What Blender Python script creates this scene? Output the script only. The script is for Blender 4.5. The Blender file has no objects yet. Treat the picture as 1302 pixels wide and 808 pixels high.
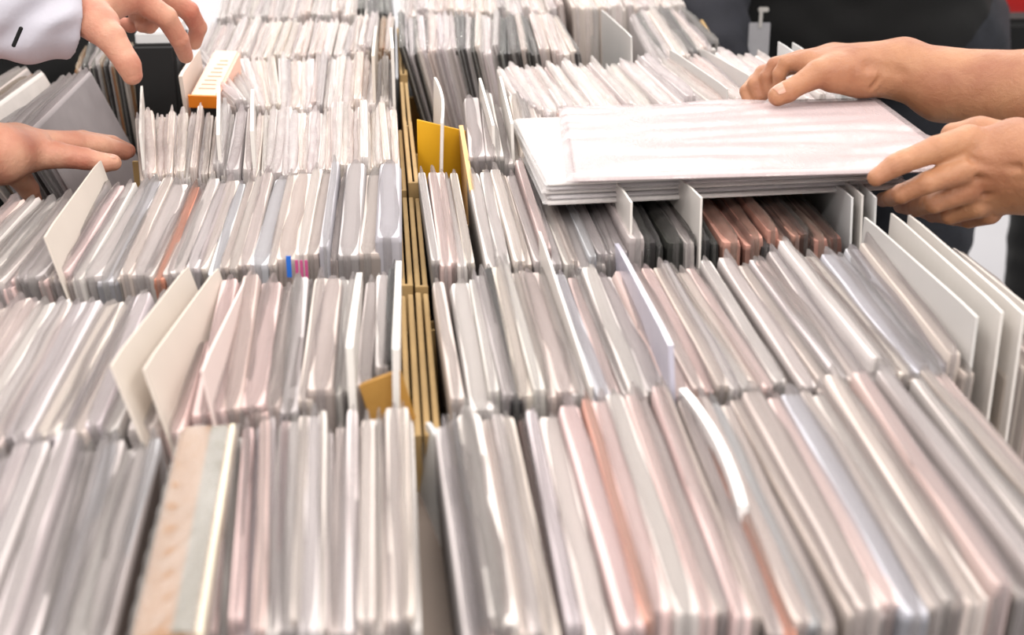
import bpy, bmesh, math, random
import numpy as np
from mathutils import Vector, Matrix

# ------------------------------------------------------------------ camera
random.seed(7); np.random.seed(7)
S = bpy.context.scene
COL = S.collection
F = 1808.0
CAMZ = 1.40
PITCH = math.atan(714 / F)
YAW = math.radians(5.08)
CAM = np.array([0, 0, CAMZ])
FW = np.array([math.sin(YAW) * math.cos(PITCH), math.cos(YAW) * math.cos(PITCH), -math.sin(PITCH)])
RT = np.array([math.cos(YAW), -math.sin(YAW), 0.0])
UP = np.cross(RT, FW)
cd = bpy.data.cameras.new('camera'); cam = bpy.data.objects.new('camera', cd); COL.objects.link(cam)
cam.location = CAM; cam.rotation_euler = (math.pi / 2 - PITCH, 0, -YAW)
cd.sensor_width = 36; cd.lens = F * 36 / 1302; cd.clip_start = .05
cd.dof.use_dof = True; cd.dof.focus_distance = 1.22; cd.dof.aperture_fstop = 7.5
S.camera = cam
# ------------------------------------------------------------------ world, lamps, exposure
w = bpy.data.worlds.new('hall light'); S.world = w; w.use_nodes = True
w.node_tree.nodes['Background'].inputs[0].default_value = (1.0, .955, .925, 1)
w.node_tree.nodes['Background'].inputs[1].default_value = .90
def lamp(x, y, z, sx, sy, e, tilt=(0, 0, 0)):
    l = bpy.data.lights.new('hall_and_added_lamp', 'AREA'); l.shape = 'RECTANGLE'; l.size = sx; l.size_y = sy
    l.energy = e; l.color = (1, .955, .90)
    o = bpy.data.objects.new('hall_and_added_lamp', l); COL.objects.link(o); o.location = (x, y, z); o.rotation_euler = tilt
for lx in (-1.9, .5, 2.9):
    for ly in (-3.4, -.6, 2.2, 5.4):
        lamp(lx, ly, 4.2, 1.3, .35, {-3.4: 70}.get(ly, 36))  # the row behind the camera is added, stronger, to light front faces
for lx in (-3.4, -.9, 1.6, 4.1):
    for ly in (8.8, 12.2):
        lamp(lx, ly, 4.2, 1.5, .5, 110)  # far rows added to put highlights and sparkles on the plastic
S.view_settings.view_transform = 'Standard'; S.view_settings.look = 'None'
S.view_settings.gamma = 1; S.view_settings.use_curve_mapping = False
S.view_settings.exposure = .14

T = 1.07            # height of the record tops
def ray(px, py):
    return FW + (px - 651) / F * RT + (404 - py) / F * UP
def P(px, py, zc):
    return CAM + zc * ray(px, py)
def onz(px, py, z=T):
    r = ray(px, py); return CAM + r * ((z - CAMZ) / r[2])
def ony(px, py, y):
    r = ray(px, py); return CAM + r * (y / r[1])
def zc_of(p):
    return float(np.dot(np.asarray(p) - CAM, FW))

# ------------------------------------------------------------------ materials
def lin(c):
    return tuple((v / 12.92 if v <= .04045 else ((v + .055) / 1.055) ** 2.4) for v in c[:3]) + (1,)
def mat(name, col, rough=.6, noise=.0, nscale=30, bump=0, bscale=200, **kw):
    m = bpy.data.materials.new(name); m.use_nodes = True; nt = m.node_tree; b = nt.nodes['Principled BSDF']
    b.inputs['Roughness'].default_value = rough; b.inputs['Base Color'].default_value = lin(col)
    tc = nt.nodes.new('ShaderNodeTexCoord')
    n = nt.nodes.new('ShaderNodeTexNoise'); n.inputs['Scale'].default_value = nscale; n.inputs['Detail'].default_value = 4
    nt.links.new(tc.outputs['Object'], n.inputs['Vector'])
    mx = nt.nodes.new('ShaderNodeMix'); mx.data_type = 'RGBA'
    mx.inputs[6].default_value = lin([max(0, v * (1 - noise)) for v in col]); mx.inputs[7].default_value = lin([min(1, v * (1 + noise * .6)) for v in col])
    nt.links.new(n.outputs['Fac'], mx.inputs[0]); nt.links.new(mx.outputs[2], b.inputs['Base Color'])
    if bump:
        n2 = nt.nodes.new('ShaderNodeTexNoise'); n2.inputs['Scale'].default_value = bscale; n2.inputs['Detail'].default_value = 3
        nt.links.new(tc.outputs['Object'], n2.inputs['Vector'])
        bp = nt.nodes.new('ShaderNodeBump'); bp.inputs['Strength'].default_value = bump; bp.inputs['Distance'].default_value = .002
        nt.links.new(n2.outputs['Fac'], bp.inputs['Height']); nt.links.new(bp.outputs[0], b.inputs['Normal'])
    for k, v in kw.items(): b.inputs[k].default_value = v
    return m

def tint_source(nt, attr):
    if attr:
        a = nt.nodes.new('ShaderNodeAttribute'); a.attribute_name = 'tint'; return a.outputs['Color']
    return nt.nodes.new('ShaderNodeObjectInfo').outputs['Color']

def paper_mat(name, attr=False):
    m = bpy.data.materials.new(name); m.use_nodes = True; nt = m.node_tree; b = nt.nodes['Principled BSDF']
    src = tint_source(nt, attr)
    tc = nt.nodes.new('ShaderNodeTexCoord'); mp = nt.nodes.new('ShaderNodeMapping'); mp.inputs['Scale'].default_value = (500, 6, 6)
    n = nt.nodes.new('ShaderNodeTexNoise'); n.inputs['Scale'].default_value = 1.5
    nt.links.new(tc.outputs['Object'], mp.inputs[0]); nt.links.new(mp.outputs[0], n.inputs['Vector'])
    rp = nt.nodes.new('ShaderNodeMapRange'); rp.inputs[3].default_value = .82; rp.inputs[4].default_value = 1.1
    nt.links.new(n.outputs['Fac'], rp.inputs[0])
    vm = nt.nodes.new('ShaderNodeVectorMath'); vm.operation = 'SCALE'
    nt.links.new(src, vm.inputs[0]); nt.links.new(rp.outputs[0], vm.inputs['Scale'])
    # printed sides are darker than the pale paper edge along the open top
    pa = nt.nodes.new('ShaderNodeAttribute'); pa.attribute_name = 'printed'
    oi = nt.nodes.new('ShaderNodeObjectInfo'); r2 = nt.nodes.new('ShaderNodeMapRange'); r2.inputs[3].default_value = .24; r2.inputs[4].default_value = .85
    nt.links.new(oi.outputs['Random'], r2.inputs[0])
    dk = nt.nodes.new('ShaderNodeVectorMath'); dk.operation = 'SCALE'; nt.links.new(vm.outputs[0], dk.inputs[0]); nt.links.new(r2.outputs[0], dk.inputs['Scale'])
    mx = nt.nodes.new('ShaderNodeMix'); mx.data_type = 'RGBA'; nt.links.new(pa.outputs['Fac'], mx.inputs[0])
    nt.links.new(vm.outputs[0], mx.inputs[6]); nt.links.new(dk.outputs[0], mx.inputs[7])
    nt.links.new(mx.outputs[2], b.inputs['Base Color']); b.inputs['Roughness'].default_value = .55
    return m

def sleeve_mat(name, attr=False, alpha=.6, sc=1.0):
    m = bpy.data.materials.new(name); m.use_nodes = True; nt = m.node_tree; b = nt.nodes['Principled BSDF']
    src = tint_source(nt, attr)
    tc = nt.nodes.new('ShaderNodeTexCoord')
    mp = nt.nodes.new('ShaderNodeMapping'); mp.inputs['Scale'].default_value = (120 * sc, 34 * sc, 34 * sc)
    nt.links.new(tc.outputs['Object'], mp.inputs[0])
    # every sleeve creases in its own way
    oi = nt.nodes.new('ShaderNodeObjectInfo'); ml = nt.nodes.new('ShaderNodeMath'); ml.operation = 'MULTIPLY'; ml.inputs[1].default_value = 37
    nt.links.new(oi.outputs['Random'], ml.inputs[0]); nt.links.new(ml.outputs[0], mp.inputs['Location'])
    n = nt.nodes.new('ShaderNodeTexNoise'); n.inputs['Scale'].default_value = 1.0; n.inputs['Detail'].default_value = 5; n.inputs['Roughness'].default_value = .85
    n.inputs['Distortion'].default_value = .8
    nt.links.new(mp.outputs[0], n.inputs['Vector'])
    bp = nt.nodes.new('ShaderNodeBump'); bp.inputs['Strength'].default_value = 1.0; bp.inputs['Distance'].default_value = .004
    nt.links.new(n.outputs['Fac'], bp.inputs['Height']); nt.links.new(bp.outputs[0], b.inputs['Normal'])
    nt.links.new(src, b.inputs['Base Color']); b.inputs['Roughness'].default_value = .15
    b.inputs['Specular IOR Level'].default_value = 1.0
    # thin milky film: part of the light goes through it
    tr = nt.nodes.new('ShaderNodeBsdfTranslucent'); nt.links.new(src, tr.inputs['Color']); tp = nt.nodes.new('ShaderNodeBsdfTransparent')
    ms = nt.nodes.new('ShaderNodeMixShader'); ms.inputs[0].default_value = .3; m2 = nt.nodes.new('ShaderNodeMixShader')
    nt.links.new(b.outputs[0], ms.inputs[1]); nt.links.new(tr.outputs[0], ms.inputs[2])
    nt.links.new(ms.outputs[0], m2.inputs[2]); nt.links.new(tp.outputs[0], m2.inputs[1]); nt.links.new(m2.outputs[0], nt.nodes['Material Output'].inputs['Surface'])
    rp = nt.nodes.new('ShaderNodeMapRange'); rp.inputs[3].default_value = alpha - .18; rp.inputs[4].default_value = min(1, alpha + .22)
    nt.links.new(n.outputs['Fac'], rp.inputs[0]); nt.links.new(rp.outputs[0], m2.inputs[0])
    return m

M_PAPER = paper_mat('printed card cover'); M_PAPER_S = paper_mat('printed card cover in mass', True)
M_SLEEVE = sleeve_mat('clear plastic sleeve', alpha=.5); M_SLEEVE_S = sleeve_mat('clear plastic sleeve in mass', True, alpha=.55)
M_CARD = mat('milky divider plastic', (.86, .84, .82), .38, .05, 20, .15, 60)
M_CBOARD = mat('tan cardboard', (.69, .57, .38), .8, .16, 25, .2, 150)
M_CBOARD_D = mat('brown cardboard', (.70, .52, .24), .8, .16, 25, .2, 150)
M_GREYB = mat('greyish brown card', (.60, .54, .50), .7, .12, 25)
M_YELLOW = mat('yellow card', (.90, .68, .08), .6, .05, 20)
M_BLACK = mat('black card', (.05, .05, .055), .6, .2, 30)
M_CLOTH = mat('black table cloth', (.07, .07, .075), .9, .2, 60, .3, 400)
M_FLOOR = mat('pale hall floor', (.56, .56, .58), .55, .05, 3)

# ------------------------------------------------------------------ mesh helpers
def link(name, me, m=None, parent=None, objmat=False):
    o = bpy.data.objects.new(name, me); COL.objects.link(o)
    if m:
        if not me.materials: me.materials.append(m)
        elif objmat or me.materials[0] != m:
            o.material_slots[0].link = 'OBJECT'; o.material_slots[0].material = m
    if parent is not None: o.parent = parent
    return o
def mesh(name, v, f, smooth=False):
    me = bpy.data.meshes.new(name); me.from_pydata([tuple(map(float, q)) for q in v], [], f); me.update()
    if smooth: me.polygons.foreach_set('use_smooth', [True] * len(me.polygons))
    return me
def empty(name, loc=(0, 0, 0)):
    o = bpy.data.objects.new(name, None); COL.objects.link(o); o.location = tuple(map(float, loc)); o.empty_display_size = .02; return o
def tag(o, label, cat, group=None, kind=None):
    o['label'] = label; o['category'] = cat
    if group: o['group'] = group
    if kind: o['kind'] = kind
    return o
def prism(p, q, t, z0, z1, z1b=None):
    """upright board from p to q (plan), thickness t"""
    p = np.array(p[:2], float); q = np.array(q[:2], float); d = (q - p) / np.linalg.norm(q - p); n = np.array([-d[1], d[0]]) * t / 2
    if z1b is None: z1b = z1
    v = []
    for (c, s, zt) in ((p, 1, z1), (q, 1, z1b), (q, -1, z1b), (p, -1, z1)):
        a = c + n * s; v += [(a[0], a[1], z0), (a[0], a[1], zt)]
    f = [(0, 2, 3, 1), (2, 4, 5, 3), (4, 6, 7, 5), (6, 0, 1, 7), (1, 3, 5, 7), (0, 6, 4, 2)]
    return v, f
def joinvf(lst):
    V = []; Fc = []
    for v, f in lst:
        n = len(V); V += list(v); Fc += [tuple(i + n for i in k) for k in f]
    return V, Fc
def boxvf(x0, x1, y0, y1, z0, z1):
    v = [(x, y, z) for x in (x0, x1) for y in (y0, y1) for z in (z0, z1)]
    return v, [(0, 1, 3, 2), (4, 6, 7, 5), (0, 4, 5, 1), (2, 3, 7, 6), (0, 2, 6, 4), (1, 5, 7, 3)]
def bevel(me, w=.001, seg=2):
    bm = bmesh.new(); bm.from_mesh(me)
    bmesh.ops.recalc_face_normals(bm, faces=bm.faces)
    bmesh.ops.bevel(bm, geom=bm.edges[:], offset=w, segments=seg, affect='EDGES', clamp_overlap=True)
    bm.to_mesh(me); bm.free(); return me

# ------------------------------------------------------------------ floor and tables
fl = link('floor', mesh('floor', *boxvf(-9, 10, -4, 16, -.05, 0)), M_FLOOR); fl['kind'] = 'structure'
BZ = T - .212       # table top height

# ------------------------------------------------------------------ the records
def sleeve_arrays(seed):
    """unit record sleeve: x thickness 1, y 0 (front) .. 1 (back), z 0 .. 1; pinched upright edges, open creased top"""
    r = np.random.RandomState(seed)
    us = np.array([0, .015, .05, .12, .3, .5, .7, .88, .95, .985, 1.0]); zs = np.array([0, .35, .7, .9, .955, .985, 1.0])
    prof = np.array([.12, .40, .72, .95, 1, 1, 1, .92, .66, .34, .08])
    zf = np.array([.9, 1, 1, 1, 1, .93, .62]) * (1 + r.uniform(-.1, .1, 7))
    top = r.uniform(-.006, .006, len(us)) + np.interp(us, [0, .3, .7, 1], [r.uniform(-.014, .012), 0, 0, r.uniform(-.014, .014)])
    top[0] -= .022; top[-1] -= .014
    wob = np.interp(us, [0, .25, .5, .75, 1], r.uniform(-.22, .22, 5)); v = []
    for s in (-1, 1):
        for j, z in enumerate(zs):
            for i, u in enumerate(us):
                k = 1 + r.uniform(-.12, .12)
                zz = z + top[i] * max(0, (z - .85) / .15)
                x = s * .5 * prof[i] * zf[j] * k + wob[i] * max(0, (z - .6) / .4)
                v.append((x, u, zz))
    n = len(us); m = len(zs); f = []
    for s in (0, 1):
        o = s * n * m
        for j in range(m - 1):
            for i in range(n - 1):
                a = o + j * n + i; q = (a, a + 1, a + n + 1, a + n)
                f.append(q if s else q[::-1])
    o = n * m
    for j in range(m - 1):
        a = j * n; f.append((a, a + o, a + o + n, a + n)); a = j * n + n - 1; f.append((a + n, a + o + n, a + o, a))
    for i in range(n - 1):
        a = (m - 1) * n + i; f.append((a, a + o, a + o + 1, a + 1)); f.append((i + 1, i + 1 + o, i + o, i))
    return np.array(v), f
def cover_arrays(seed):
    r = np.random.RandomState(100 + seed)
    h = .976; d = r.uniform(-.008, .008); t = .74
    v = []
    for y, tt in ((.022, t * .8), (.04, t), (.96, t), (.978, t * .8)):
        for s in (-1, 1):
            for z in (.004, .955, h + d * (y - .5)):
                v.append((s * tt * (1 if z < .96 else .8), y, z))
    f = []
    for k in range(3):
        a = k * 6; b = a + 6
        for z in (0, 1):
            f.append((a + z, a + z + 1, b + z + 1, b + z)); f.append((a + 3 + z, b + 3 + z, b + 4 + z, a + 4 + z))
        f.append((a + 2, a + 5, b + 5, b + 2)); f.append((a, b, b + 3, a + 3))
    f += [(0, 3, 4, 1), (1, 4, 5, 2), (18, 19, 22, 21), (19, 20, 23, 22)]
    return np.array(v), f
NV = 10
SL = [sleeve_arrays(i) for i in range(NV)]; CV = [cover_arrays(i) for i in range(NV)]
SLM = [mesh('plastic_sleeve', *a, smooth=True) for a in SL]; CVM = [mesh('cover', *a) for a in CV]
def mark_printed(me, z, top):
    a = me.attributes.new('printed', 'FLOAT', 'POINT'); a.data.foreach_set('value', (np.asarray(z) < top).astype(np.float32))
for i in range(NV): mark_printed(CVM[i], [v[2] for v in CV[i][0]], .962)
for i in range(NV): SLM[i].materials.append(M_SLEEVE); CVM[i].materials.append(M_PAPER)

TINTS = {   # name: (cover colour, sleeve colour)
 'pale grey': ((.74, .73, .72), (.82, .81, .81)), 'white': ((.90, .89, .87), (.90, .89, .87)),
 'cream': ((.88, .83, .77), (.88, .84, .80)), 'pinkish': ((.86, .70, .67), (.88, .81, .79)),
 'bluish': ((.66, .72, .78), (.80, .83, .86)), 'mid grey': ((.52, .52, .52), (.74, .73, .72)),
 'warm grey': ((.70, .65, .60), (.82, .79, .76)), 'dark': ((.22, .21, .21), (.66, .65, .64)),
 'red': ((.44, .31, .28), (.60, .57, .55)), 'salmon': ((.88, .60, .50), (.90, .78, .73)),
 'lilac': ((.70, .68, .70), (.81, .80, .82)), 'brown': ((.55, .38, .24), (.80, .74, .66)), 'black': ((.05, .05, .05), (.42, .41, .41)),
 'blush': ((.80, .60, .54), (.86, .77, .73))}
NORMAL = ['pale grey'] * 5 + ['white'] * 6 + ['cream'] * 5 + ['pinkish'] * 3 + ['bluish'] * 2 + ['mid grey'] * 2 + ['warm grey'] * 4 + ['dark'] + ['lilac']
def _mix(c, g, f): return tuple(a * (1 - f) + b * f for a, b in zip(c, g))
for _k in list(TINTS):
    if _k not in ('dark', 'black', 'red', 'salmon', 'brown', 'blush'): TINTS[_k] = (_mix(TINTS[_k][0], (.89, .84, .835), .55), _mix(TINTS[_k][1], (.95, .915, .915), .78))
def jit(c, a=.03):
    k = 1 + random.uniform(-a, a); return lin([min(1, v * k + random.uniform(-.008, .008)) for v in c])

def interp(pts, t):
    n = len(pts) - 1; s = t * n; i = min(int(s), n - 1); f = s - i
    return np.array(pts[i]) * (1 - f) + np.array(pts[i + 1]) * f

STUFF_S = []; STUFF_C = []
def rec_matrix(pf, pb, thick, h, lean):
    pf = np.asarray(pf, float); pb = np.asarray(pb, float)
    d = pb - pf; L = np.linalg.norm(d); Y = Vector(d / L)
    up = Vector((math.sin(lean), 0, math.cos(lean))); X = Y.cross(up).normalized(); Z = X.cross(Y).normalized()
    R = Matrix((X, Y, Z)).transposed()
    base = Vector(pf) - Z * h
    M = R.to_4x4(); M.translation = base
    return M @ Matrix.Diagonal((thick, L, h, 1))

ROWLOG = {}
def place_row(key, back, front, n, lean, tints=NORMAL, mode='one', z=T, hmin=.185, thick=1.09, tall=.10, gaps=(), forced={}, inset=0.0, skip=.0):
    ws = np.array([random.choice((.8, 1, 1, 1.15, 1.6)) * random.uniform(.85, 1.15) for _ in range(n)])
    for i, (tn, wd) in forced.items(): ws[i] = wd
    c = (np.cumsum(ws) - ws / 2) / ws.sum()
    B = [onz(*p, z) for p in back]; Fr = [onz(*p, z) for p in front]
    span = np.linalg.norm(Fr[-1] - Fr[0]); spanb = np.linalg.norm(B[-1] - B[0])
    cl = 0.0; out = []; drift = 0
    for i in range(n):
        t = c[i]
        if any(a < t < b for a, b in gaps): continue
        pb = interp(B, t); pf = interp(Fr, t)
        if random.random() < skip and i not in forced: continue
        if inset: pf = pf + (pb - pf) / np.linalg.norm(pb - pf) * inset
        drift = .7 * drift + random.gauss(0, .0012)
        dz = random.gauss(0, .0022) + (random.uniform(.004, .009) if random.random() < tall else 0) + drift
        pf = pf + np.array([random.gauss(0, .0012), random.gauss(0, .003), dz + random.gauss(0, .0012)])
        pb = pb + np.array([random.gauss(0, .0012), random.gauss(0, .004), dz + random.gauss(0, .0025)])
        th = ws[i] / ws.sum() * (span + spanb) / 2 * thick
        ln = np.interp(t, np.linspace(0, 1, len(lean)), lean) + random.gauss(0, .8)
        tn = forced[i][0] if i in forced else random.choice(tints(t) if callable(tints) else tints)
        M = rec_matrix(pf, pb, th, .196 + dz + random.uniform(-.003, 0), math.radians(ln))
        k = random.randrange(NV); cc, sc_ = jit(TINTS[tn][0], .08), jit(TINTS[tn][1], .04)
        if mode == 'one':
            e = bpy.data.objects.new('sleeved_record', None); COL.objects.link(e); e.empty_display_size = .02
            e.location = M.translation
            e['category'] = 'record'; out.append((e, t, tn, th))
            Mi = Matrix.Translation(-M.translation) @ M
            for nm, me, cl_ in (('cover', CVM[k], cc), ('plastic_sleeve', SLM[k], sc_)):
                o = bpy.data.objects.new(nm, me); COL.objects.link(o); o.parent = e; o.matrix_local = Mi; o.color = cl_
        else:
            STUFF_S.append((k, np.array(M), sc_)); STUFF_C.append((k, np.array(M), cc))
    ROWLOG[key] = out
    return out

GREYS = ['pale grey', 'white', 'white', 'warm grey', 'cream', 'pale grey', 'lilac', 'bluish']
R1 = place_row('front row right crate', [(562, 538), (600, 516), (830, 493), (1000, 486), (1205, 468)],
    [(606, 814), (640, 805), (945, 792), (1172, 775), (1452, 750)], 54, skip=.03, lean=[-2, 0, 3, 3, 3], tints=NORMAL[:-2] + ['lilac', 'pinkish', 'blush'], forced={17: ('red', .8), 20: ('pinkish', 1.6), 30: ('salmon', 1), 31: ('cream', 1.2), 38: ('pinkish', 1.3)})
R2 = place_row('second row right crate', [(553, 346), (690, 335), (870, 326), (1000, 320), (1110, 318)],
    [(572, 516), (745, 505), (978, 495), (1132, 482), (1245, 472)], 52, inset=.008, skip=.04, lean=[-2, 0, 2, 3, 2],
    forced={17: ('lilac', 1.6), 16: ('white', 1.3), 46: ('bluish', 1.4), 48: ('bluish', 1.2)})
R3 = place_row('third row right crate', [(533, 212), (680, 212), (760, 202), (880, 198), (965, 195)],
    [(549, 338), (725, 335), (825, 315), (960, 308), (1070, 304)], 50, inset=.006, skip=.04, lean=[-2, 0, 0, -2, -3],
    tints=lambda t: ['cream', 'white', 'pinkish', 'pale grey'] if t < .30 else (['bluish', 'mid grey', 'pale grey'] if t < .47 else (['dark', 'mid grey', 'dark'] if t < .66 else ['red', 'blush', 'dark', 'red'])))
L1a = place_row('front row far left crate', [(-60, 578), (70, 562), (140, 552), (200, 546)],
    [(-210, 850), (-20, 836), (60, 828), (128, 822)], 17, [-6, -5, -4], tints=['lilac', 'pale grey', 'pale grey', 'mid grey', 'bluish'])
L1b = place_row('front row left crate', [(284, 538), (400, 524), (522, 520)], [(268, 812), (392, 800), (532, 795)], 24, [-1, 0, 0],
    tints=lambda t: ['pinkish', 'lilac', 'pale grey'] if t < .4 else ['white', 'cream', 'pale grey', 'white'], tall=.2)
L2 = place_row('second row left crate', [(-30, 374), (60, 368), (140, 372), (190, 365), (300, 352), (350, 352), (390, 350), (440, 346), (505, 338)],
    [(-175, 582), (-60, 572), (40, 562), (105, 556), (262, 536), (318, 530), (360, 525), (425, 506), (506, 468)], 40, inset=.008, skip=.03, gaps=((.76, .785), (.83, .855), (.89, .91)), lean=[-18, -16, -12, -6, -3, 0, 2],
    tints=lambda t: ['pale grey', 'lilac', 'cream', 'white'] if t < .45 else (['pinkish', 'blush', 'pinkish', 'cream'] if t < .66 else ['white', 'cream', 'pale grey', 'dark', 'warm grey']))
L3 = place_row('third row left crate', [(-40, 262), (60, 248), (130, 238), (200, 228), (290, 222), (400, 215), (506, 211)],
    [(-190, 372), (-52, 365), (38, 362), (130, 355), (245, 345), (375, 335), (510, 326)], 49, inset=.010, skip=.04, lean=[-20, -16, -10, -5, -2, 0, 1],
    tints=lambda t: ['pinkish', 'cream', 'pale grey', 'white'] if t < .4 else ['pale grey', 'bluish', 'white', 'cream', 'cream', 'warm grey'], forced={30: ('salmon', .9)})
FARN = ['pale grey', 'white', 'white', 'cream', 'mid grey', 'warm grey']
CRM = ['cream', 'cream', 'white', 'warm grey', 'pale grey', 'mid grey']
R4 = place_row('fourth row right crate', [(592, 134), (620, 130), (655, 128), (680, 128)], [(600, 212), (632, 208), (672, 205), (705, 203)], 11, [-4, -2], tints=['pale grey', 'white', 'cream'], tall=.6)
place_row('x', [(690, 128), (900, 122)], [(716, 203), (955, 195)], 26, [-2, 0], mode='mass', z=T - .016, tints=FARN)
place_row('x', [(172, 142), (250, 136), (350, 134), (430, 133), (502, 135)], [(178, 222), (240, 218), (343, 213), (427, 210), (506, 208)], 46, [-2, 0, 0], tints=CRM, mode='mass')
place_row('x', [(232, 75), (330, 70), (420, 68), (498, 66)], [(300, 136), (340, 133), (410, 130), (498, 130)], 36, [-6, -2, 0], mode='mass', tints=FARN)
place_row('x', [(268, 28), (350, 24), (450, 22), (497, 20)], [(245, 72), (335, 68), (440, 64), (496, 62)], 44, [-4, -2, 0], mode='mass', tints=lambda t: FARN if t < .8 else ['brown', 'warm grey', 'mid grey'])
place_row('x', [(285, -16), (400, -18), (495, -18)], [(275, 20), (390, 17), (497, 14)], 40, [-4, 0], mode='mass', tints=lambda t: FARN if t < .8 else ['dark', 'warm grey', 'mid grey'])
place_row('x', [(290, -50), (400, -52), (495, -52)], [(285, -20), (390, -22), (497, -22)], 38, [-4, 0], mode='mass', tints=FARN)
place_row('x', [(632, 88), (700, 80), (800, 78), (900, 74), (985, 80)], [(660, 142), (742, 136), (860, 132), (975, 128), (1078, 128)], 44, [-6, -3, 0, 0], tints=['pale grey', 'white', 'white', 'pinkish'], mode='mass', tall=.25)
MIDF = ['mid grey', 'dark', 'cream', 'warm grey', 'pale grey', 'dark', 'lilac']
place_row('x', [(506, 22), (560, 18), (640, 16), (712, 20)], [(508, 65), (562, 62), (640, 62), (738, 70)], 36, [-14, -12, -8], tints=MIDF, mode='mass')
place_row('x', [(800, 14), (830, 8), (872, 12)], [(838, 78), (870, 70), (914, 54)], 14, [-4, -2], tints=MIDF, mode='mass')
place_row('x', [(508, -15), (600, -18), (700, -18)], [(508, 15), (600, 11), (715, 12)], 34, [-8, -6], tints=FARN, mode='mass')
place_row('x', [(715, -18), (800, -20), (850, -20)], [(728, 10), (815, 6), (868, 4)], 16, [-4, -2], tints=FARN, mode='mass')
place_row('x', [(508, -50), (700, -52), (840, -52)], [(508, -20), (710, -22), (852, -22)], 48, [-8, -6], tints=FARN, mode='mass')
# crates beyond the seam on the far left
place_row('x', [(106, 62), (140, 52), (168, 56)], [(92, 88), (128, 76), (168, 84)], 13, [-5, -3], tints=['dark', 'mid grey', 'brown', 'dark', 'warm grey'], mode='mass')
L4b = place_row('tilted sleeves at far left', [(60, 108), (92, 92), (112, 100)], [(-30, 172), (12, 168), (42, 176)], 8, [-26, -24], tints=['mid grey', 'lilac', 'mid grey'], thick=.7)
L4c = place_row('tilted sleeves at far left, behind', [(14, 84), (52, 80)], [(-80, 150), (-36, 146)], 5, [-30, -26], tints=['pale grey', 'warm grey', 'brown'], thick=.7)

def mass(name, items, arrs, m, label):
    V = []; Fc = []; C = []; nv = 0; ws = []
    for k, M, c in items:
        v, f = arrs[k]; vv = v @ M[:3, :3].T + M[:3, 3]; V.append(vv)
        Fc += [tuple(i + nv for i in q) for q in f]; nv += len(v); C.append(np.tile(c, (len(v), 1)))
    V = np.vstack(V); me = mesh(name, V, Fc, smooth=(m is M_SLEEVE_S))
    if name == 'cover': mark_printed(me, np.concatenate([[.9 if q[2] < .966 else 1 for q in arrs[k][0]] for k, M, c in items]), .95)
    a = me.color_attributes.new('tint', 'FLOAT_COLOR', 'POINT'); a.data.foreach_set('color', np.vstack(C).astype(np.float32).ravel())
    return me
root = empty('packed_records', onz(500, 100, BZ))
tag(root, 'densely packed small sleeved records filling the far crates towards the top edge', 'records', kind='stuff')
for nm, it, ar, mm in (('plastic_sleeve', STUFF_S, SL, M_SLEEVE_S), ('cover', STUFF_C, CV, M_PAPER_S)):
    me = mass(nm, it, ar, mm, nm); o = link(nm, me, mm, root); o.location = -root.location; o['kind'] = 'stuff'

# ------------------------------------------------------------------ labels that count from landmarks
ONES = 'zeroth first second third fourth fifth sixth seventh eighth ninth tenth eleventh twelfth thirteenth fourteenth fifteenth sixteenth seventeenth eighteenth nineteenth'.split()
TENS = {2: ('twentieth', 'twenty'), 3: ('thirtieth', 'thirty'), 4: ('fortieth', 'forty'), 5: ('fiftieth', 'fifty')}
def ordn(i):
    if i < 20: return ONES[i]
    return TENS[i // 10][0] if i % 10 == 0 else TENS[i // 10][1] + '-' + ONES[i % 10]
def label_row(key, where, lname, rname):
    L = ROWLOG[key]; n = len(L)
    for i, (e, t, tn, th) in enumerate(L):
        a, b = i + 1, n - i
        side = f'{ordn(a)} from {lname}' if a <= b else f'{ordn(b)} from {rname}'
        sz = 'bulging ' if th > .0085 else ''
        e['label'] = f'{sz}{tn} sleeved record in {where}, {side}'
        e['group'] = 'records in the ' + where
label_row('front row right crate', 'front right crate', 'the centre gap', 'its right end')
label_row('second row right crate', 'second right crate', 'the centre boards', 'the white dividers')
label_row('third row right crate', 'crate below the held stack', 'the centre boards', 'its right end')
label_row('fourth row right crate', 'crate beside the yellow card', 'the yellow card', 'the held stack')
label_row('front row far left crate', 'front left corner', 'the picture edge', 'the tan boxed set')
label_row('front row left crate', 'front left crate', 'the tan boxed set', 'the centre gap')
label_row('second row left crate', 'second left crate', 'its left end', 'the centre boards')
label_row('third row left crate', 'third left crate', 'its left end', 'the centre boards')
label_row('tilted sleeves at far left', 'tilted clump above the flat hand', 'its left end', 'its right end')
label_row('tilted sleeves at far left, behind', 'tilted clump under the shirt sleeve', 'its left end', 'its right end')

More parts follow.
